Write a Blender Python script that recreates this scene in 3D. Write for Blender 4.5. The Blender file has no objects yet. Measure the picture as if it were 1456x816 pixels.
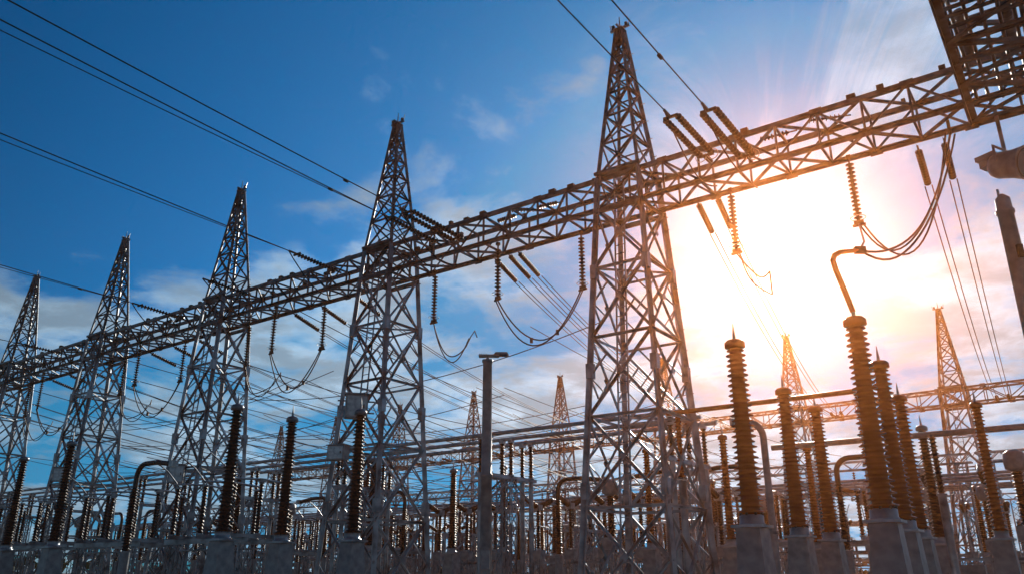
import bpy, math, random
from mathutils import Vector, Matrix
random.seed(4)
scn=bpy.context.scene
# ------------------------------------------------------------ materials
def nodemat(name):
    m=bpy.data.materials.new(name); m.use_nodes=True
    nt=m.node_tree; b=nt.nodes["Principled BSDF"]
    return m,nt,b
def mk(name,c1,c2,rough=.5,metal=0.,scale=3.,bump=0.,detail=6,coat=0.):
    m,nt,b=nodemat(name)
    tc=nt.nodes.new("ShaderNodeTexCoord")
    n=nt.nodes.new("ShaderNodeTexNoise"); n.inputs["Scale"].default_value=scale; n.inputs["Detail"].default_value=detail
    nt.links.new(tc.outputs["Object"],n.inputs["Vector"])
    r=nt.nodes.new("ShaderNodeValToRGB"); r.color_ramp.elements[0].position=.35; r.color_ramp.elements[1].position=.68
    r.color_ramp.elements[0].color=(*c1,1); r.color_ramp.elements[1].color=(*c2,1)
    nt.links.new(n.outputs["Fac"],r.inputs["Fac"]); nt.links.new(r.outputs["Color"],b.inputs["Base Color"])
    mr=nt.nodes.new("ShaderNodeMapRange"); mr.inputs["To Min"].default_value=rough*.75; mr.inputs["To Max"].default_value=min(1,rough*1.3)
    nt.links.new(n.outputs["Fac"],mr.inputs["Value"]); nt.links.new(mr.outputs["Result"],b.inputs["Roughness"])
    b.inputs["Metallic"].default_value=metal
    b.inputs["Coat Weight"].default_value=coat
    if bump:
        bp=nt.nodes.new("ShaderNodeBump"); bp.inputs["Strength"].default_value=bump
        nt.links.new(n.outputs["Fac"],bp.inputs["Height"]); nt.links.new(bp.outputs["Normal"],b.inputs["Normal"])
    return m
M=[mk("galvanized_steel",(.07,.09,.11),(.38,.45,.52),.34,.5,1.3),
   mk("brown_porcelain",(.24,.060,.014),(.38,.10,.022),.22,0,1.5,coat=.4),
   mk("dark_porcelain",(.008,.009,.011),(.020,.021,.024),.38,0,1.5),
   mk("aluminium_tube",(.20,.23,.26),(.42,.46,.50),.32,.7,4),
   mk("grey_paint",(.15,.18,.21),(.30,.35,.39),.42,0,3),
   mk("conductor_wire",(.02,.022,.026),(.06,.062,.07),.5,.5,6),
   mk("concrete",(.25,.25,.24),(.38,.37,.35),.85,0,5,.3),
   mk("lamp_glass",(.05,.06,.07),(.08,.09,.1),.08,0,2),
   mk("rusted_hardware",(.04,.032,.028),(.11,.085,.065),.6,.4,9),
   mk("copper_tube",(.30,.10,.04),(.48,.18,.07),.38,.5,5),
   mk("dark_steel",(.025,.032,.040),(.18,.22,.26),.42,.45,1.7),  # darker steel tone for the beams and the upper tower parts
   mk("string_porcelain",(.016,.016,.018),(.045,.04,.04),.3,0,2.5)]
ST,BR,DK,AL,GP,WI,CO,GL,RU,CU,DS_,SP_=range(12)
# ------------------------------------------------------------ mesh builder
class MB:
    def __init__(s): s.v=[];s.f=[];s.m=[];s.s=[]
    def add(s,vs,fs,m,sm=False):
        o=len(s.v); s.v+=[tuple(x) for x in vs]
        for f in fs: s.f.append(tuple(i+o for i in f)); s.m.append(m); s.s.append(sm)
    def bar(s,p,q,w,m=ST,prof='L',hint=None):
        p=Vector(p);q=Vector(q);d=(q-p)
        if d.length<1e-4: return
        d.normalize(); h=Vector(hint) if hint else Vector((0,0,1))
        if abs(d.dot(h))>.95: h=Vector((1,0,0))
        x=d.cross(h).normalized(); y=x.cross(d).normalized()
        t=w*.22
        if prof=='L': P=[(0,0),(w,0),(w,t),(t,t),(t,w),(0,w)]; off=w*.35
        else: P=[(0,0),(w,0),(w,w),(0,w)]; off=w*.5
        n=len(P)
        vs=[b+x*(a-off)+y*(c-off) for b in (p,q) for a,c in P]
        fs=[(i,(i+1)%n,n+(i+1)%n,n+i) for i in range(n)]+[tuple(range(n))[::-1],tuple(range(n,2*n))]
        s.add(vs,fs,m)
    def box(s,c,sz,m=ST,top=None,rot=0):
        cx,cy,cz=c;a,b,h=[k/2 for k in sz]; ta,tb=(a,b) if top is None else (top[0]/2,top[1]/2)
        R=Matrix.Rotation(rot,3,'Z'); vs=[]
        for (hx,hy,z) in ((a,b,-h),(ta,tb,h)):
            for sx,sy in ((-1,-1),(1,-1),(1,1),(-1,1)):
                vs.append(Vector((cx,cy,cz))+R@Vector((sx*hx,sy*hy,z)))
        s.add(vs,[(3,2,1,0),(4,5,6,7),(0,1,5,4),(1,2,6,5),(2,3,7,6),(3,0,4,7)],m)
    def tube(s,pts,r,m=AL,n=8,caps=True):
        pts=[Vector(p) for p in pts]; vs=[];fs=[]
        x=None
        for i,p in enumerate(pts):
            d=(pts[min(i+1,len(pts)-1)]-pts[max(i-1,0)])
            if d.length<1e-6: d=Vector((0,0,1))
            d.normalize()
            if x is None:
                h=Vector((0,0,1)) if abs(d.z)<.9 else Vector((1,0,0)); x=d.cross(h).normalized()
            else:
                x=(x-d*x.dot(d)).normalized()
            y=d.cross(x)
            rr=r[i] if isinstance(r,(list,tuple)) else r
            for k in range(n):
                a=2*math.pi*k/n; vs.append(p+x*math.cos(a)*rr+y*math.sin(a)*rr)
        for i in range(len(pts)-1):
            for k in range(n):
                fs.append((i*n+k,i*n+(k+1)%n,(i+1)*n+(k+1)%n,(i+1)*n+k))
        s.add(vs,fs,m,n>4)
        if caps:
            s.add(vs[:n],[tuple(range(n))[::-1]],m); s.add(vs[-n:],[tuple(range(n))],m)
    def lathe(s,prof,o,ax=(0,0,1),m=BR,n=16):
        o=Vector(o);ax=Vector(ax).normalized()
        h=Vector((1,0,0)) if abs(ax.x)<.9 else Vector((0,1,0))
        x=ax.cross(h).normalized();y=ax.cross(x);vs=[];fs=[]
        for r,z in prof:
            for k in range(n):
                a=2*math.pi*k/n; vs.append(o+ax*z+x*math.cos(a)*r+y*math.sin(a)*r)
        for i in range(len(prof)-1):
            for k in range(n):
                fs.append((i*n+k,i*n+(k+1)%n,(i+1)*n+(k+1)%n,(i+1)*n+k))
        s.add(vs,fs,m,True)
        s.add(vs[:n],[tuple(range(n))[::-1]],m); s.add(vs[-n:],[tuple(range(n))],m)
    def mesh(s,name):
        me=bpy.data.meshes.new(name); me.from_pydata(s.v,[],s.f)
        for mt in M: me.materials.append(mt)
        me.polygons.foreach_set("material_index",s.m); me.polygons.foreach_set("use_smooth",s.s)
        me.update(); return me
def put(name,me,loc=(0,0,0),rot=0.,parent=None,scale=None):
    if isinstance(me,MB): me=me.mesh(name)
    o=bpy.data.objects.new(name,me); o.location=loc; o.rotation_euler=(0,0,rot)
    if scale: o.scale=scale
    scn.collection.objects.link(o)
    if parent: o.parent=parent
    return o
def ribbed(L,rc0,rs0,rc1,rs1,n):
    P=[]; p=L/n
    for i in range(n):
        t=i/n; rc=rc0+(rc1-rc0)*t; rs=(rs0+(rs1-rs0)*t)*(1 if i%2==0 else .88); z=i*p
        P+=[(rc,z),(rc,z+p*.34),(rs,z+p*.46),(rs*.99,z+p*.54),(rc*1.05,z+p*.85)]
    P.append((rc1,L)); return P
def discs(L,n,r=.14):
    P=[(.03,0)];p=L/n
    for i in range(n):
        z=i*p; P+=[(.035,z+p*.05),(r*.4,z+p*.12),(r*.45,z+p*.42),(r,z+p*.62),(r*.97,z+p*.70),(r*.35,z+p*.74),(.03,z+p*.8)]
    P.append((.03,L)); return P
# ------------------------------------------------------------ yard frame
T1=Vector((4.6,28.2,0)); ST_A=Vector((-10.5,7.6,0)); A=ST_A.normalized()
B=Vector((.586,.81,0)).normalized()
ROT=math.atan2(A.y,A.x)
def G(t): return T1+ST_A*t
FG0=Vector((37.5,66.5,0)); FGS=Vector((-10.6,8.6,0)); FROT=math.atan2(FGS.y,FGS.x)
def F(k): return FG0+FGS*k
def yard(a,b,z=0): return T1+A*a+B*b+Vector((0,0,z))
ZB0,ZB1=14.9,16.15
# ------------------------------------------------------------ lattice tower
def tower(HB=1.72):
    b=MB()
    def half(z):
        if z<16.2: return HB+(.86-HB)*z/16.2
        return .86+(.13-.86)*(z-16.2)/(23.2-16.2)
    zs=[0.3]; z=.3
    for h in (3.35,3.1,2.9,2.7,2.4): z+=h; zs.append(z)
    zs[-1]=14.75; zs+=[16.25]
    up=[17.7,19.0,20.1,21.05,21.85,22.55,23.2]
    C=[(-1,-1),(1,-1),(1,1),(-1,1)]
    P=lambda c,z:Vector((c[0]*half(z),c[1]*half(z),z))
    allz=zs+up
    for ci,c in enumerate(C):
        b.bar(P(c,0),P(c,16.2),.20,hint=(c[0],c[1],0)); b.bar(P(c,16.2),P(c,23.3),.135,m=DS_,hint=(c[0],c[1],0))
        b.box((c[0]*HB,c[1]*HB,.12),(.7,.7,.34),CO)
        b.box((c[0]*HB,c[1]*HB,.31),(.36,.36,.04),ST)
        for zz in (4.2,8.4,12.2):
            q=P(c,zz); b.box((q.x,q.y,zz),(.25,.25,.55),ST)
    for i in range(len(allz)-1):
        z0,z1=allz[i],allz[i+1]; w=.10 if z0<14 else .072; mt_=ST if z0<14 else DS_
        for k in range(4):
            c,d=C[k],C[(k+1)%4]
            nrm=Vector((c[0]+d[0],c[1]+d[1],0)).normalized()
            b.bar(P(c,z0)+nrm*.02,P(d,z1)+nrm*.02,w,m=mt_,hint=nrm)
            b.bar(P(d,z0)-nrm*.06,P(c,z1)-nrm*.06,w,m=mt_,hint=nrm)
            b.bar(P(c,z1),P(d,z1),w,m=mt_,hint=nrm)
            hw0,hw1=half(z0),half(z1); f=hw0/(hw0+hw1)
            m=P(c,z0).lerp(P(d,z1),f)
            t=Vector((-nrm.y,nrm.x,0)); g=.15 if z0<14 else .09
            vs=[m+t*a*g+Vector((0,0,1))*e*g+nrm*.085 for a,e in ((-1,0),(0,-1),(1,0),(0,1))]
            b.add(vs,[(0,1,2,3)],mt_)
            if z0<12:
                q=(P(c,z0)+P(c,z1))/2; r=(P(d,z0)+P(d,z1))/2
                b.bar(q,(P(c,z0)+m)/2,.055,hint=nrm); b.bar(r,(P(d,z0)+m)/2,.055,hint=nrm)
                b.bar(q,(P(c,z1)+m)/2,.055,hint=nrm); b.bar(r,(P(d,z1)+m)/2,.055,hint=nrm)
        if i%2==1 and z1<17:
            b.bar(P(C[0],z1),P(C[2],z1),.07); b.bar(P(C[1],z1),P(C[3],z1),.07)
    z=2.5
    while z<22.8:
        p=P(C[0],z); d=Vector((-1,0,0)) if int(z/.4)%2 else Vector((0,-1,0))
        b.bar(p,p+d*.2,.022,prof='S'); z+=.4
    b.box((0,0,23.32),(.42,.42,.05)); b.bar((-.45,0,23.4),(.45,0,23.4),.09); b.bar((0,-.32,23.45),(0,.32,23.45),.07)
    b.tube([(0,0,23.3),(0,0,24.0)],[.04,.02],ST,6)
    b.box((.3,0,23.55),(.12,.12,.2),RU); b.box((-.3,0,23.52),(.1,.1,.16),RU)
    for k in (-1,1): b.tube([(.4*k,0,23.4),(.46*k,0,23.75)],.02,ST,5)
    for s in (-1,1):
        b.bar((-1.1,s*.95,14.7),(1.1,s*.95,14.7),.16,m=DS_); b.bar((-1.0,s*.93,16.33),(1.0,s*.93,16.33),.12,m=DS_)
    yy=lambda z:HB-.1+(.80-HB+.1)*(z-1)/15
    for x in (-.2,.2): b.bar((x,yy(1),1.0),(x,yy(16),16.0),.05,prof='S')
    z=1.2
    while z<16:
        b.bar((-.2,yy(z),z),(.2,yy(z),z),.028,prof='S'); z+=.35
    return b.mesh("lattice_tower")
TW=tower()
for t in (-1.42,0,1,2,3,4,5): put("lattice_tower",TW,G(t),ROT)
for k in range(0,8): put("lattice_tower",TW,F(k),FROT)
# ------------------------------------------------------------ box-truss beams
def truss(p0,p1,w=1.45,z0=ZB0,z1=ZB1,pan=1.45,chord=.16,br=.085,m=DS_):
    b=MB(); p0=Vector(p0);p1=Vector(p1);d=(p1-p0);L=d.length;d.normalize()
    n=Vector((-d.y,d.x,0)); N=max(2,round(L/pan)); N+=N%2
    def Q(i,s,z): return p0+d*(L*i/N)+n*(s*w/2)+Vector((0,0,z))
    for s in (-1,1):
        for z in (z0,z1): b.bar(Q(0,s,z),Q(N,s,z),chord,m=m,hint=(0,0,1 if z==z1 else -1))
    for i in range(N):
        for s in (-1,1):
            a,c=(z0,z1) if i%2 else (z1,z0)
            b.bar(Q(i,s,a),Q(i+1,s,c),br,m=m,hint=n*s)
            b.bar(Q(i,s,z0),Q(i,s,z1),br*.8,m=m,hint=n*s)
            q=Q(i,s,z0 if (i%2) else z1)
            vs=[q+d*x*.2+Vector((0,0,y*.16))+n*s*.03 for x,y in ((-1,-1),(1,-1),(1,1),(-1,1))]
            b.add(vs,[(0,1,2,3)],m)
        for z in (z0,z1):
            s=1 if i%2 else -1
            b.bar(Q(i,s,z),Q(i+1,-s,z),br,m=m); b.bar(Q(i,-1,z),Q(i,1,z),br*.9,m=m)
    for s in (-1,1): b.bar(Q(N,s,z0),Q(N,s,z1),br,m=m)
    for z in (z0,z1): b.bar(Q(N,-1,z),Q(N,1,z),br,m=m)
    return b
def discs_at(b,o,dv,L,n,r=.13,m=SP_,seg=12): b.lathe(discs(L,n,r),o,dv,m,seg)
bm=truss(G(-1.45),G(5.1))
rr=random.Random(2)
for i in range(-40,150):
    t=i*.035
    if rr.random()<.33:
        p=G(t)+B*(-.62 if i%2 else .62)
        bm.box((p.x,p.y,ZB1+.18),(rr.uniform(.12,.3),.16,rr.uniform(.14,.3)),RU,rot=ROT)
for t in (-.62,-.48,.28,.37,.45,1.35,1.45,2.4,2.5,3.4,4.3):
    p=G(t)+B*.5; p.z=ZB1+.28; dv=(A+B*rr.uniform(-.3,.3)+Vector((0,0,rr.uniform(-.05,.15)))).normalized()
    discs_at(bm,p,dv,1.1,8,.11); bm.bar(p,p-dv*.3,.05,RU)
put("gantry_beam",bm)
put("gantry_beam",truss(F(-.42),F(7.1),pan=1.7,chord=.15,br=.085))
pj=G(-.985)
pb=truss(pj-B*.2,pj-B*42,w=1.9,z0=14.55,z1=16.6,pan=1.2,chord=.22,br=.12)
for k in range(26):
    q=pj-B*(1.0+k*.85); b0=q-A*.85;b1=q+A*.85
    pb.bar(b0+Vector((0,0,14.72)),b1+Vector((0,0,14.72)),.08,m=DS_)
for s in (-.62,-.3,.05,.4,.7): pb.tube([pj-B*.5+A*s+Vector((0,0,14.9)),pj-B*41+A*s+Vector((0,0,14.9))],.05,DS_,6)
for s in (-.45,.55):
    for k in range(3):
        pb.lathe(ribbed(2.4,.09,.19,.09,.19,15),pj-B*(4.6+k*3.1)+A*s+Vector((0,0,15.5)),B,ST,10)
put("gantry_beam",pb)
put("lattice_tower",TW,pj-B*42.5,ROT)
# ------------------------------------------------------------ insulator strings
def susp(L=2.1,n=14,r=.14):
    b=MB(); b.bar((0,0,0),(0,0,-.3),.05,RU); b.box((0,0,-.06),(.14,.14,.12),RU)
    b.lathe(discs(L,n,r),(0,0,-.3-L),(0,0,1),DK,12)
    b.box((0,0,-.36-L),(.3,.07,.12),RU); b.tube([(-.2,0,-.46-L),(.2,0,-.46-L)],.05,RU,6)
    b.tube([(.24*math.cos(a),.24*math.sin(a),-.2-L) for a in [i*math.pi/6 for i in range(13)]],.014,AL,5,False)
    return b.mesh("suspension_insulator_string")
SU=susp()
LS=2.58
def sag(p,q,s,n=16):
    p=Vector(p);q=Vector(q)
    return [p.lerp(q,i/n)-Vector((0,0,4*s*(i/n)*(1-i/n))) for i in range(n+1)]
def hang(t,off=.5):
    p=G(t)+B*off; p.z=ZB0-.06
    o=put("suspension_insulator_string",SU,p,ROT+random.uniform(-.3,.3)); return p-Vector((0,0,LS))
def wob(p,q,s,k=.12,n=18):
    pts=sag(p,q,s,n); r=[random.uniform(-k,k) for _ in range(3)]
    return [v+Vector((r[0]*math.sin(i/n*math.pi),r[1]*math.sin(i/n*2*math.pi),r[2]*math.sin(i/n*2*math.pi))) for i,v in enumerate(pts)]
def jumper(p,q,s):
    b=MB()
    for e in (0,.2):
        b.tube(wob(p+A*e*.5,q+A*e*.5,s+e),.03,WI,6)
    for f in (.3,.6):
        m=p.lerp(q,f)-Vector((0,0,4*s*f*(1-f)+.05)); b.box(m,(.12,.12,.2),RU)
    put("jumper_cable",b)
pairs=[(.195,.467,1.9),(1.39,1.60,1.9),(2.35,2.60,1.8),(3.3,3.55,1.7),(4.3,4.6,1.6)]
for a,c,s in pairs:
    jumper(hang(a,.5),hang(c,-.5),s)
for t in (.80,1.86,2.85,3.85):
    p=hang(t,.4); q=p+B*1.3-A*.9+Vector((0,0,-.9)); b=MB()
    b.tube(wob(p,q,1.0,.25),.03,WI,6); b.tube(wob(p,q+Vector((.1,0,.35)),1.35,.25),.026,WI,6)
    b.tube([q,q+B*.3+Vector((0,0,.5)),q+B*.2-A*.3+Vector((0,0,.7)),q-A*.6+Vector((0,0,.3))],.026,WI,6); put("jumper_cable",b)
def tens(L,n,dv,dbl=True,r=.12):
    b=MB(); dv=Vector(dv).normalized()
    sd=dv.cross(Vector((0,0,1))).normalized()
    b.bar((0,0,0),dv*.5,.07,RU)
    for s in ((-1,1) if dbl else (0,)):
        discs_at(b,dv*.5+sd*s*.22,dv,L,n,r)
        h=dv*.5+sd*s*.22
        b.tube([h+sd*.2*math.cos(a)+Vector((0,0,.2*math.sin(a))) for a in [i*math.pi/6 for i in range(13)]],.016,AL,5,False)
    b.bar(dv*.5-sd*.26,dv*.5+sd*.26,.08,RU)
    e=dv*(.55+L); b.bar(e-sd*.26,e+sd*.26,.08,RU); b.bar(e,e+dv*.5,.07,RU)
    return b,dv*(1.05+L)
for (t,z,L,n,db,ln) in ((-.40,15.0,3.3,17,1,1),(-.29,15.5,2.9,15,1,1),(.60,15.2,3.0,15,1,1),(.70,15.4,2.6,14,0,1),(1.20,15.5,2.2,12,0,1),(1.72,15.6,2.2,12,0,0),(2.23,15.6,2.2,12,0,1),(3.3,15.6,2.2,12,0,1),(4.4,15.6,2.2,12,0,0)):
    dv=-B+Vector((0,0,.03)); b,e=tens(L,n,dv,db)
    p=G(t)-B*.74; p.z=z; put("tension_insulator_string",b,p)
    w=MB(); q=p+e
    w.tube(wob(q,p+B*.2+Vector((0,0,-.9)),.7,.15,10),.028,WI,6)
    if ln:
        far=q-B*85+Vector((0,0,5)); w.tube(sag(q,far,1.0,30),.022,WI,6)
        if not db: w.tube(sag(q,far+A*1.2,1.3,30),.016,WI,6)
        w.lathe([(.02,0),(.06,.03),(.06,.22),(.02,.25)],q-B*3,B,WI,8)
    put("overhead_power_line",w)
def farline(t,k,dz=0,s=1.6,r=.022):
    p=G(t)+B*.72; p.z=ZB0+dz; q=F(k)-B*.8; q.z=ZB0+dz
    d=(q-p).normalized(); d.z=-.16; b=MB()
    discs_at(b,p+d*.3,d,2.1,13,.12,SP_,10); b.bar(p,p+d*.35,.06,RU); e=p+d*2.5
    for o in (-.11,.11):
        b.tube(sag(e+A*o,q+A*o,s,24),r,WI,5,False)
    d2=(e-q).normalized(); discs_at(b,q,d2,2.2,12,.14,DK,8)
    put("overhead_power_line",b)
for t in (-.84,-.78,-.25,-.19,.46,.50,.56,1.25,1.45,1.62,2.3,2.5,2.7,3.3,3.5,3.7,4.3,4.5,4.7):
    farline(t,t+ (.55 if t<-.7 else .92),0 if t>-.7 else -.2,1.7)
# ------------------------------------------------------------ equipment
def vt(mat,rs0,rs1,name):
    b=MB()
    b.box((0,0,.12),(1.15,1.15,.24),CO)
    b.box((0,0,1.40),(.82,.82,2.32),GP,top=(.56,.56))
    b.box((0,-.42,1.35),(.34,.14,.5),GP); b.box((0,-.495,1.35),(.26,.02,.4),ST)
    for sx in (-1,1): b.bar((sx*.36,-.40,.3),(sx*.26,-.28,2.5),.05)
    b.tube([(.34,-.3,.2),(.30,-.27,1.5),(.30,-.30,2.5)],.03,WI,6)
    b.box((0,0,2.60),(.74,.74,.06),ST)
    b.lathe([(.30,0),(.30,.05),(rs0*.85,.07),(rs0*.85,.22),(.26,.24)],(0,0,2.62),m=ST,n=18)
    b.lathe(ribbed(4.0,rs0*.64,rs0,rs1*.60,rs1,32),(0,0,2.86),m=mat,n=20)
    b.lathe([(rs1*.62,0),(rs1*1.05,.02),(rs1*1.05,.14),(rs1*.8,.2),(.05,.24)],(0,0,6.86),m=(mat if mat==BR else ST),n=18)
    b.tube([(0,0,7.08),(0,0,7.2),(0,0,7.5)],[.045,.04,.008],AL,8)
    for k in range(8):
        a=k*math.pi/4; b.box((math.cos(a)*rs0*.78,math.sin(a)*rs0*.78,2.87),(.05,.05,.06),RU)
    return b.mesh(name)
VT=vt(BR,.33,.24,"voltage_transformer"); VD=vt(DK,.29,.21,"surge_arrester"); VB=vt(BR,.25,.19,"surge_arrester")
occ=[]
def spot(name,me,x,y,rot=ROT,sc=None):
    occ.append((x,y)); return put(name,me,(x,y,0),rot,scale=sc)
for x,y in ((5.57,19.2),(8.55,24.7),(10.6,27.6),(7.8,17.3),(10.1,21.3),(12.7,25.8)):
    spot("voltage_transformer",VT,x,y,ROT+random.uniform(-.05,.05))
for x,y in ((6.3,37.7),(8.9,33.8),(13.6,37.0),(20.5,40.0)): spot("surge_arrester",VB,x,y)
for x,y in ((-9.5,27.3),(-8.2,29.6),(-5.4,28.2),(-14.7,44.),(-.46,44.),(-7.,41.),(-19.5,35.5),(-24.5,40.5),(-29.,44.),(-33,50)): spot("surge_arrester",VD,x,y)
def latpost(b,x,y,h,w=.34):
    C=[(-1,-1),(1,-1),(1,1),(-1,1)]
    for c in C: b.bar((x+c[0]*w/2,y+c[1]*w/2,0),(x+c[0]*w/2,y+c[1]*w/2,h),.06)
    n=int(h/.5)
    for i in range(n):
        z0=h*i/n;z1=h*(i+1)/n
        for k in range(4):
            c,d=C[k],C[(k+1)%4]
            if i%2: c,d=d,c
            b.bar((x+c[0]*w/2,y+c[1]*w/2,z0),(x+d[0]*w/2,y+d[1]*w/2,z1),.035)
    b.box((x,y,.1),(w+.35,w+.35,.2),CO)
def post_ins(b,x,y,z,L,mat,r=.13):
    b.lathe([(r*1.1,0),(r*1.1,.06)],(x,y,z),m=ST,n=10)
    b.lathe(ribbed(L,r*.55,r,r*.5,r*.9,int(L/.13)),(x,y,z+.05),m=mat,n=12)
    b.lathe([(r*.9,0),(r*.9,.08)],(x,y,z+.05+L),m=ST,n=10)
def disconnect(mat):
    b=MB()
    for x in (-2.3,2.3):
        for y in (-1,1): latpost(b,x,y,2.7)
    for y in (-1,1): b.bar((-2.9,y,2.8),(2.9,y,2.8),.2,prof='L')
    for x in (-2,0,2):
        b.bar((x,-1.5,2.98),(x,1.5,2.98),.15)
        for y in (-1.3,0,1.3): post_ins(b,x,y,3.06,1.9 if y else 2.0,mat)
        b.tube([(x,-1.5,5.2),(x,-.1,5.28)],.045,AL,8); b.tube([(x,.1,5.28),(x,1.5,5.2)],.045,AL,8)
        b.box((x,0,5.25),(.22,.3,.14),AL)
        b.tube([(x,1.3,5.15),(x,1.9,5.7),(x,2.6,6.1)],.03,AL,6)
    b.tube([(-2.9,.35,2.5),(2.9,.35,2.5)],.04,ST,6)
    b.box((2.3,-1.35,1.3),(.5,.3,.7),GP); b.tube([(2.3,-1.3,1.6),(2.3,-1.3,2.9)],.03,ST,6)
    return b.mesh("disconnect_switch")
def breaker(mat):
    b=MB()
    for x in (-2.2,0,2.2):
        latpost(b,x,0,2.3,.45); b.box((x,0,2.55),(.6,.5,.5),GP)
        post_ins(b,x,0,2.82,2.1,mat,.17)
        b.box((x,0,5.15),(.36,.42,.3),AL)
        for s in (-1,1):
            dv=Vector((0,s,.35)).normalized()
            b.lathe(ribbed(1.3,.1,.17,.1,.16,10),Vector((x,s*.2,5.2)),dv,mat,12)
            e=Vector((x,s*.2,5.2))+dv*1.3; b.lathe([(.16,0),(.16,.1),(.06,.12)],e,dv,AL,12)
            b.tube([e+dv*.1,e+Vector((0,s*.5,.1)),e+Vector((0,s*1.0,-.25))],.03,AL,6)
    b.bar((-2.6,.1,2.1),(2.6,.1,2.1),.12); b.box((1.1,-.3,1.3),(.9,.5,1.2),GP)
    return b.mesh("circuit_breaker")
def bus(mat,h=4.0,L=1.6,span=9.,r=.075):
    b=MB()
    for x in (-span/2+.4,span/2-.4):
        for y in (-1.6,0,1.6):
            b.tube([(x,y,0),(x,y,h)],.11,ST,8) if (y) else latpost(b,x,y,h)
            post_ins(b,x,y,h+.1,L,mat,.14)
        b.bar((x,-2.0,h+.02),(x,2.0,h+.02),.16)
        b.bar((x,-1.6,h-1),(x,0,h),.07); b.bar((x,1.6,h-1),(x,0,h),.07)
    for y in (-1.6,0,1.6):
        b.tube([(-span/2-.2,y,h+L+.3),(span/2+.2,y,h+L+.3)],r,AL,10)
        for x in (-span/2+.4,span/2-.4): b.box((x,y,h+L+.22),(.24,.2,.2),AL)
    return b.mesh("bus_support")
def portal(mat):
    b=MB(); h=7.6
    for x in (-3.6,3.6): latpost(b,x,0,h,.5)
    for y in (-.25,.25):
        for z in (h,h+.5): b.bar((-4.2,y,z),(4.2,y,z),.09)
        n=14
        for i in range(n):
            x0=-4.2+8.4*i/n;x1=-4.2+8.4*(i+1)/n; a,c=(h,h+.5) if i%2 else (h+.5,h); b.bar((x0,y,a),(x1,y,c),.05)
    for x in (-2.4,0,2.4):
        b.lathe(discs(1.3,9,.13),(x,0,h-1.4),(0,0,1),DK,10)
        b.tube(sag((x,-4,6.2),(x,4,6.2),.3,8),.03,WI,6)
        b.tube([(x,0,6.2),(x+.1,.5,5.3),(x,1.2,4.6)],.025,WI,6)
    return b.mesh("bus_portal")
def riser():
    b=MB(); b.box((0,0,.15),(.8,.8,.3),CO); b.tube([(0,0,.3),(0,0,2.4)],.2,GP,12)
    b.lathe(ribbed(2.6,.13,.22,.1,.18,22),(0,0,2.45),m=DK,n=16)
    pts=[(0,0,5.05),(0,0,5.5)]+[(.55-.55*math.cos(a),0,5.5+.55*math.sin(a)) for a in [i*math.pi/12 for i in range(1,7)]]+[(1.4,0,6.05),(2.6,0,5.9)]
    b.tube(pts,.11,DK,10); b.box((2.7,0,5.9),(.3,.26,.26),AL); return b.mesh("cable_riser")
def ctrans(mat):
    b=MB(); latpost(b,0,0,2.6,.5); b.box((0,0,2.9),(.7,.7,.55),GP); b.lathe(ribbed(1.9,.16,.25,.15,.23,16),(0,0,3.2),m=mat,n=14)
    b.lathe([(.18,0),(.36,.08),(.38,.3),(.36,.62),(.2,.75),(.05,.78)],(0,0,5.12),m=GP,n=18)
    b.tube([(-.7,0,5.5),(.7,0,5.5)],.05,AL,8); b.box((.75,0,5.5),(.1,.2,.2),AL); b.box((-.75,0,5.5),(.1,.2,.2),AL)
    return b.mesh("current_transformer")
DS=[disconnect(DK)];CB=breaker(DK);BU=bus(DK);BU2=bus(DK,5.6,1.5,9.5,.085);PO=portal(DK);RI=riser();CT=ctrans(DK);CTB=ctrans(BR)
tpos=[G(t) for t in (0,1,2,3,4,5)]+[F(k) for k in range(8)]
spot("cable_riser",RI,-16.4,35.5,ROT+math.pi)
def row(b_,a0,a1,st,kinds,jit=.3,rot=ROT):
    a=a0
    while a<=a1:
        p=yard(a+random.uniform(-jit,jit),b_)
        a+=st
        if p.y<8 or abs(p.x/p.y)>.86: continue
        if any((p-q).length<3.4 for q in tpos): continue
        nm,me=random.choice(kinds)
        if any((p.x-x)**2+(p.y-y)**2<2.2 for x,y in occ): continue
        occ.append((p.x,p.y)); put(nm,me,p,rot+random.choice((0,0,math.pi)))
ds=("disconnect_switch",DS[0]);cb=("circuit_breaker",CB);bu=("bus_support",BU);bu2=("bus_support",BU2);po=("bus_portal",PO);ri=("cable_riser",RI);ct=("current_transformer",CT);ctb=("current_transformer",CTB);sa=("surge_arrester",VD);sb=("surge_arrester",VB)
row(-4,18,60,7.2,[ds]); row(-.2+4.5,4.5,62,9.2,[bu2],0)
row(9.5,-14,66,3.4,[ri,ct,sa,ri]); row(14,-16,66,7.0,[cb,ds]); row(19,-18,70,9.2,[bu],0); row(23.5,-20,70,3.0,[ct,sa,ri,ct])
row(28,-20,74,8.6,[po],0); row(32.5,-22,74,7.2,[ds,cb]); row(37,-22,78,3.2,[ct,sa,sa]); row(41.5,-24,78,9.6,[bu2],0); row(46,-24,80,7.2,[ds,cb])
row(58,-30,90,9,[po,bu]); row(64,-30,90,5,[ct,sa]); row(72,-36,95,7.5,[ds]); row(82,-40,100,10,[po,bu2]); row(95,-50,110,6,[cb,sa,ct])
row(5.5,-18,-9,4,[ctb,sb])
w=MB()
for i in range(60):
    a=random.uniform(6,66); b0=random.choice((-5,2,8,14,20)); z=random.uniform(7.5,13.)
    w.tube(sag(yard(a,b0,z),yard(a+random.uniform(-4,2),b0+random.uniform(28,40),z-random.uniform(0,2)),random.uniform(.5,1.4),12),.02,WI,4,False)
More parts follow.
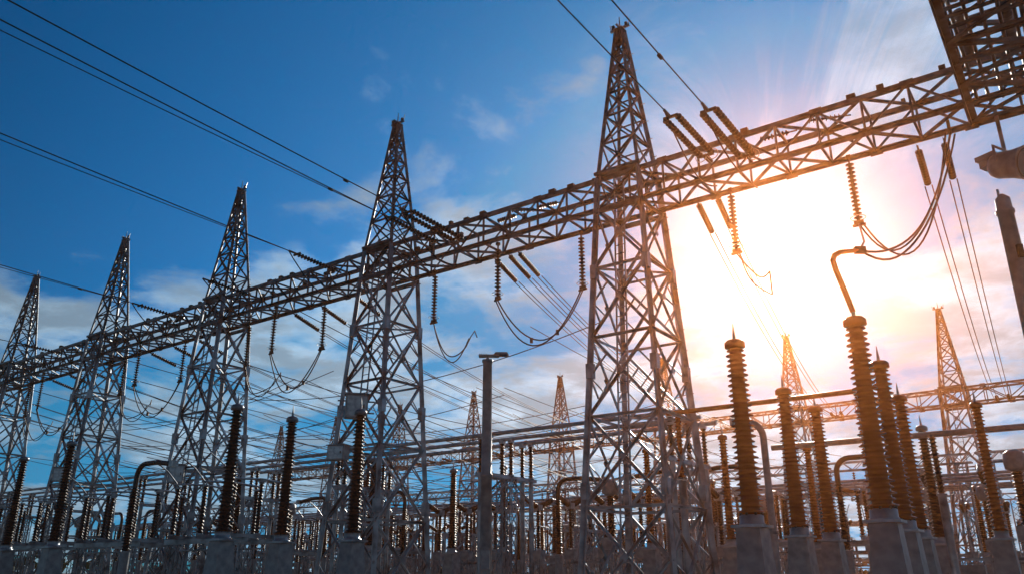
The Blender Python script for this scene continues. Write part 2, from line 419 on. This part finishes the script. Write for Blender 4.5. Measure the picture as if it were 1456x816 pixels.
for i in range(30):
    b0=random.choice((3,10,17,24,31,38)); a=random.uniform(2,44); z=random.uniform(6.5,12)
    w.tube(sag(yard(a,b0,z),yard(a+26,b0+random.uniform(-2,2),z),random.uniform(.5,1.3),12),.022,WI,4,False)
put("flexible_bus_wiring",w)
b=MB()
p=Vector((5.6,28.6,7.0));q=Vector((11.2,24.55,7.0)); b.tube([p,q],.085,CU,12)
for f in (.06,.95):
    m=p.lerp(q,f); b.tube([(m.x,m.y,0),(m.x,m.y,4.6)],.13,ST,10); post_ins(b,m.x,m.y,4.65,2.15,BR,.16)
put("busbar",b)
b=MB(); p=Vector((10.2,31.5,6.2));q=Vector((19.5,25.,6.2)); b.tube([p,q],.11,GP,12)
for f in (.05,.5,.95):
    m=p.lerp(q,f); b.tube([(m.x,m.y,0),(m.x,m.y,4.1)],.14,ST,10); post_ins(b,m.x,m.y,4.1,1.95,DK,.16)
put("busbar",b)
b=MB(); x,y=7.8,17.3
top=Vector((x,y,7.2))
pts=[top,top+Vector((-.12,0,.5)),top+Vector((-.25,0,1.0)),top+Vector((-.27,.05,1.28)),top+Vector((-.2,.08,1.42)),top+Vector((-.03,.12,1.52)),top+Vector((.5,.25,1.62))]
b.tube(pts,[.06,.065,.065,.065,.065,.06,.045],CU,10)
se=G(-.622)+B*.4; se.z=ZB0-LS
j0=pts[-1]; j1=G(-.86); j1.z=ZB0-.5
for o in (0,.14):
    b.tube(wob(j0,j1+Vector((o,0,0)),1.35+o,.08),.03,WI,7)
    b.tube(wob(se+Vector((o,0,0)),j1+Vector((-o,0,.05)),2.1+o*1.5,.12),.03,WI,7)
b.tube([se,se.lerp(j0,.5)+Vector((.1,0,-.2)),j0],.03,WI,7)
b.box(j0,(.25,.12,.16),RU)
b.tube([j1,Vector((j1.x,j1.y,ZB0))],.05,RU,6)
put("jumper_pipe",b)
hang(-.622,.4)
p=hang(-.302,.4); b=MB(); q=p+B*1.6+A*-.6+Vector((0,0,-.3))
b.tube(wob(p,q,.5,.1),.03,WI,6); b.tube(wob(p+Vector((.1,0,0)),q+Vector((0,0,-.9)),.4,.1),.028,WI,6); b.tube([q,q+Vector((0,0,-.9))],.03,RU,6); put("jumper_cable",b)
b=MB(); x,y=7.3,23.2
b.tube([(x,y,0),(x,y,5.3)]+[(x-.45+.45*math.cos(a),y,5.3+.45*math.sin(a)) for a in [i*math.pi/12 for i in range(1,7)]]+[(x-.9,y,5.75)],.1,GP,12); b.box((x,y,.15),(.5,.5,.3),CO)
b.lathe([(.16,0),(.16,.08)],(x,y,2.6),m=ST,n=12); put("conduit_pipe",b)
# ------------------------------------------------------------ light pole
b=MB()
b.box((0,0,.15),(.9,.9,.3),CO); b.lathe([(.30,0),(.30,.05)],(0,0,.3),m=ST,n=16)
b.lathe([(.20,0),(.19,4.4),(.215,4.41),(.215,4.5),(.185,4.52),(.165,8.5),(.2,8.52),(.2,8.62),(.05,8.66)],(0,0,.35),m=GP,n=20)
b.box((.05,0,9.12),(.75,.3,.06),GP); b.bar((0,0,8.95),(0,0,9.12),.1,prof='S'); b.box((.5,0,9.2),(.55,.34,.1),GP,top=(.4,.24)); b.box((.5,0,9.14),(.46,.28,.03),GL)
for k in range(5): b.bar((-.28+.06*k,-.1,9.18),(-.28+.06*k,.1,9.18),.03,prof='S')
b.box((0,-.22,2.0),(.3,.16,.6),GP)
put("light_pole",b,(-.9,28.5,0))
b=MB()
b.box((0,0,.15),(.9,.9,.3),CO); b.lathe([(.24,0),(.2,5),(.17,9.2),(.2,9.22),(.2,9.3),(.17,9.32),(.16,9.6),(.05,9.72)],(0,0,.3),m=GP,n=20)
b.tube([(.0,.1,9.9),(0,.1,10.2)],.03,ST,6); b.box((0,-.2,8.5),(.12,.1,.3),RU)
put("lightning_pole",b,(11.6,17.,0))
b=MB()
b.tube([(0,0,1.75),(0,0,.42)],.05,ST,8); b.bar((-.5,0,.4),(.5,0,.4),.07)
for s in (-.5,.5): b.bar((s,0,.4),(s,0,-.05),.06)
b.lathe([(.12,0),(.3,.05),(.36,.18),(.38,.55),(.44,.8),(.46,.86)],(0,.38,.10),(0,-1,-.35),GP,24)
b.lathe([(.40,0),(.38,.02)],Vector((0,.38,.10))+Vector((0,-1,-.35)).normalized()*.87,(0,-1,-.35),GL,24)
b.box((0,.45,.22),(.3,.34,.26),GP)
for k in range(6): b.box((-.2+.08*k,.42,.36),(.02,.5,.14),GP)
p=G(-.965); put("floodlight",b,(p.x-.1,p.y,12.95),.5,scale=(1.15,1.15,1.1))
def cabinet():
    b=MB(); b.box((0,0,0),(.95,.5,1.0),GP); b.box((0,-.26,0),(.82,.02,.86),AL); b.box((.3,-.28,0),(.05,.04,.16),RU)
    b.box((0,0,.54),(1.05,.62,.06),GP); b.bar((-.8,.3,-.2),(.8,.3,-.2),.07); b.bar((-.8,.3,.3),(.8,.3,.3),.07)
    b.tube([(.2,.1,-.5),(.2,.1,-1.2),(.6,.3,-1.6)],.04,WI,6); return b.mesh("equipment_box")
CA=cabinet()
put("equipment_box",CA,(-6.75,34.2,8.35),.25); put("equipment_box",CA,(-7.35,34.0,6.35),-.35,scale=(.85,.9,.6))
put("equipment_box",CA,G(3)+Vector((-.6,-1.5,7.2)),.2,scale=(.9,.9,.8)); put("equipment_box",CA,G(2)+Vector((-1.0,-1.3,6.4)),.2,scale=(.8,.9,.9))
# ------------------------------------------------------------ ground + tree line
me=bpy.data.meshes.new("ground"); me.from_pydata([(-3500,-800,0),(3500,-800,0),(3500,4000,0),(-3500,4000,0)],[],[(0,1,2,3)])
gm=mk("gravel",(.07,.068,.065),(.16,.155,.15),.9,0,6,.6,10); me.materials.append(gm); put("ground",me)
tl=MB(); rnd=random.Random(7)
for i in range(1500):
    az=rnd.uniform(-.85,.85); d=rnd.uniform(300,420); x=math.sin(az)*d;y=math.cos(az)*d
    hh=5+2.5*math.sin(az*23)+1.5*math.sin(az*71); c=Vector((x,y,rnd.uniform(.5,max(1.5,hh)))); s=rnd.uniform(1.2,3)
    vs=[c+Vector((rnd.uniform(-s,s),rnd.uniform(-s,s),rnd.uniform(-s,s)*.7)) for _ in range(6)]
    tl.add(vs,[(0,1,2),(3,4,5),(0,3,4),(1,4,5),(2,5,0)],0)
me=bpy.data.meshes.new("distant_tree_line"); me.from_pydata(tl.v,[],tl.f); me.materials.append(mk("foliage",(.03,.05,.025),(.07,.1,.05),.9,0,.2)); put("distant_tree_line",me)
# ------------------------------------------------------------ added scattering volume, tinted orange to give the warm flare around the sun
hz=MB(); hz.box((0,37,17),(220,96,42),0)
me=bpy.data.meshes.new("glow_haze"); me.from_pydata(hz.v,[],hz.f)
hm=bpy.data.materials.new("tinted_glow_volume"); hm.use_nodes=True; hn=hm.node_tree; hn.nodes.clear()
ho=hn.nodes.new("ShaderNodeOutputMaterial"); vs_=hn.nodes.new("ShaderNodeVolumeScatter"); vs_.inputs["Color"].default_value=(1,.33,.08,1); vs_.inputs["Density"].default_value=.00095; vs_.inputs["Anisotropy"].default_value=.89
hn.links.new(vs_.outputs[0],ho.inputs["Volume"]); me.materials.append(hm); put("glow_haze",me)
# ------------------------------------------------------------ sky
SE,SA=math.radians(20.3),math.radians(19.8)
SD=Vector((math.sin(SA)*math.cos(SE),math.cos(SA)*math.cos(SE),math.sin(SE)))
W=bpy.data.worlds.new("World"); scn.world=W; W.use_nodes=True; nt=W.node_tree; N=nt.nodes; Lk=nt.links
bg=N["Background"]; bg.inputs["Strength"].default_value=.1
sky=N.new("ShaderNodeTexSky"); sky.sky_type='NISHITA'; sky.sun_disc=False; sky.sun_elevation=SE; sky.sun_rotation=SA; sky.dust_density=.6; sky.air_density=1.0; sky.ozone_density=2.5
def setin(s,v):
    if hasattr(v,"links"): Lk.new(v,s)
    else: s.default_value=v
def mt(op,a,b=0.,c=None,clamp=False):
    n=N.new("ShaderNodeMath"); n.operation=op; n.use_clamp=clamp; setin(n.inputs[0],a); setin(n.inputs[1],b)
    if c is not None: setin(n.inputs[2],c)
    return n.outputs[0]
def vm(op,a,b,out=0):
    n=N.new("ShaderNodeVectorMath"); n.operation=op; setin(n.inputs[0],a); setin(n.inputs[1],b); return n.outputs[out]
def scl(v,s):
    n=N.new("ShaderNodeVectorMath"); n.operation='SCALE'; setin(n.inputs[0],v); setin(n.inputs["Scale"],s); return n.outputs[0]
def mixc(f,a,b):
    n=N.new("ShaderNodeMix"); n.data_type='RGBA'; setin(n.inputs[0],f); setin(n.inputs[6],a); setin(n.inputs[7],b); return n.outputs[2]
def mr(v,a,b,c=0.,d=1.,sm=True):
    n=N.new("ShaderNodeMapRange"); n.interpolation_type='SMOOTHSTEP' if sm else 'LINEAR'; setin(n.inputs[0],v)
    for i,k in enumerate((a,b,c,d)): n.inputs[i+1].default_value=k
    return n.outputs[0]
tc=N.new("ShaderNodeTexCoord"); D=vm('NORMALIZE',tc.outputs["Generated"],(0,0,0))
sp=N.new("ShaderNodeSeparateXYZ"); Lk.new(D,sp.inputs[0]); dx,dy,dz=sp.outputs
g=mt('MAXIMUM',vm('DOT_PRODUCT',D,tuple(SD),1),0.)
zp=mt('ADD',mt('MAXIMUM',dz,0.),.16)
cx=mt('DIVIDE',dx,zp); cy=mt('DIVIDE',dy,zp)
cb_=N.new("ShaderNodeCombineXYZ"); Lk.new(cx,cb_.inputs[0]); Lk.new(cy,cb_.inputs[1])
def noise(scale,detail,rough,off,dist=0.,stretch=(1,1,1),rot=.5):
    mp=N.new("ShaderNodeMapping"); Lk.new(cb_.outputs[0],mp.inputs[0]); mp.inputs["Location"].default_value=off; mp.inputs["Scale"].default_value=stretch; mp.inputs["Rotation"].default_value=(0,0,rot)
    n=N.new("ShaderNodeTexNoise"); Lk.new(mp.outputs[0],n.inputs["Vector"]); n.inputs["Scale"].default_value=scale; n.inputs["Detail"].default_value=detail; n.inputs["Roughness"].default_value=rough; n.inputs["Distortion"].default_value=dist
    return n.outputs["Fac"]
blue=vm('MINIMUM',sky.outputs[0],(4.,4.8,6.0))
blue=vm('MULTIPLY',blue,(.0,.60,1.04))
blue=scl(blue,mr(g,.15,.97,.20,.92))
blue=vm('ADD',blue,scl((.45,.9,.9),mr(dz,.0,.32,1.,0.)))
n1=noise(1.5,9,.58,(3.1,1.7,0),.3); n2=noise(4.2,8,.6,(8,2,0),.3)
low=mr(dz,.24,.48,1.,0.); right=mr(dx,-.5,.2,0.,1.)
cov=mt('ADD',mt('ADD',mt('MULTIPLY',n1,.68),mt('MULTIPLY',n2,.32)),mt('ADD',mt('MULTIPLY',low,.135),mt('MULTIPLY',right,.025)))
cov=mt('SUBTRACT',cov,.07)
cm=mr(cov,.495,.62)
n3=noise(1.6,10,.66,(1,5,0),1.4,(1,.4,1),-.4); cir=mt('MULTIPLY',mr(n3,.40,.62),mt('MULTIPLY',mr(dx,.04,.24),mr(dz,.38,.50)))
cir=mt('MULTIPLY',cir,.72)
cm=mt('MAXIMUM',cm,cir)
sh=mr(n2,.36,.62,1.2,.6)
ccol=mixc(mr(g,.80,.985),(4.4,6.0,7.5,1),(6.0,6.8,7.8,1))
ccol=scl(ccol,sh)
ccol=scl(ccol,mr(g,.45,.9,.72,1.))
col=mixc(mt('MULTIPLY',cm,.88),blue,ccol)
gl1=scl((8.,8.,7.5),mt('POWER',g,230.)); gl2=scl((1.2,1.6,1.7),mt('POWER',g,45.)); gl3=scl((.05,.45,.6),mt('POWER',g,8.))
col=vm('ADD',vm('ADD',vm('ADD',col,gl1),gl2),gl3)
Lk.new(col,bg.inputs["Color"])
sl=bpy.data.lights.new("sun","SUN"); sl.energy=5.0; sl.angle=math.radians(.5); sl.color=(1,.86,.72)
so=bpy.data.objects.new("sun",sl); scn.collection.objects.link(so); so.rotation_euler=SD.to_track_quat('Z','Y').to_euler()
cam=bpy.data.cameras.new("camera"); cam.lens=27.94; cam.sensor_width=36; cam.clip_end=8000; cam.clip_start=.1
co=bpy.data.objects.new("camera",cam); scn.collection.objects.link(co); co.location=(0,0,1.6); co.rotation_euler=(math.radians(109.73),0,0)
scn.camera=co
scn.view_settings.view_transform='Standard'; scn.view_settings.look='None'; scn.view_settings.exposure=0
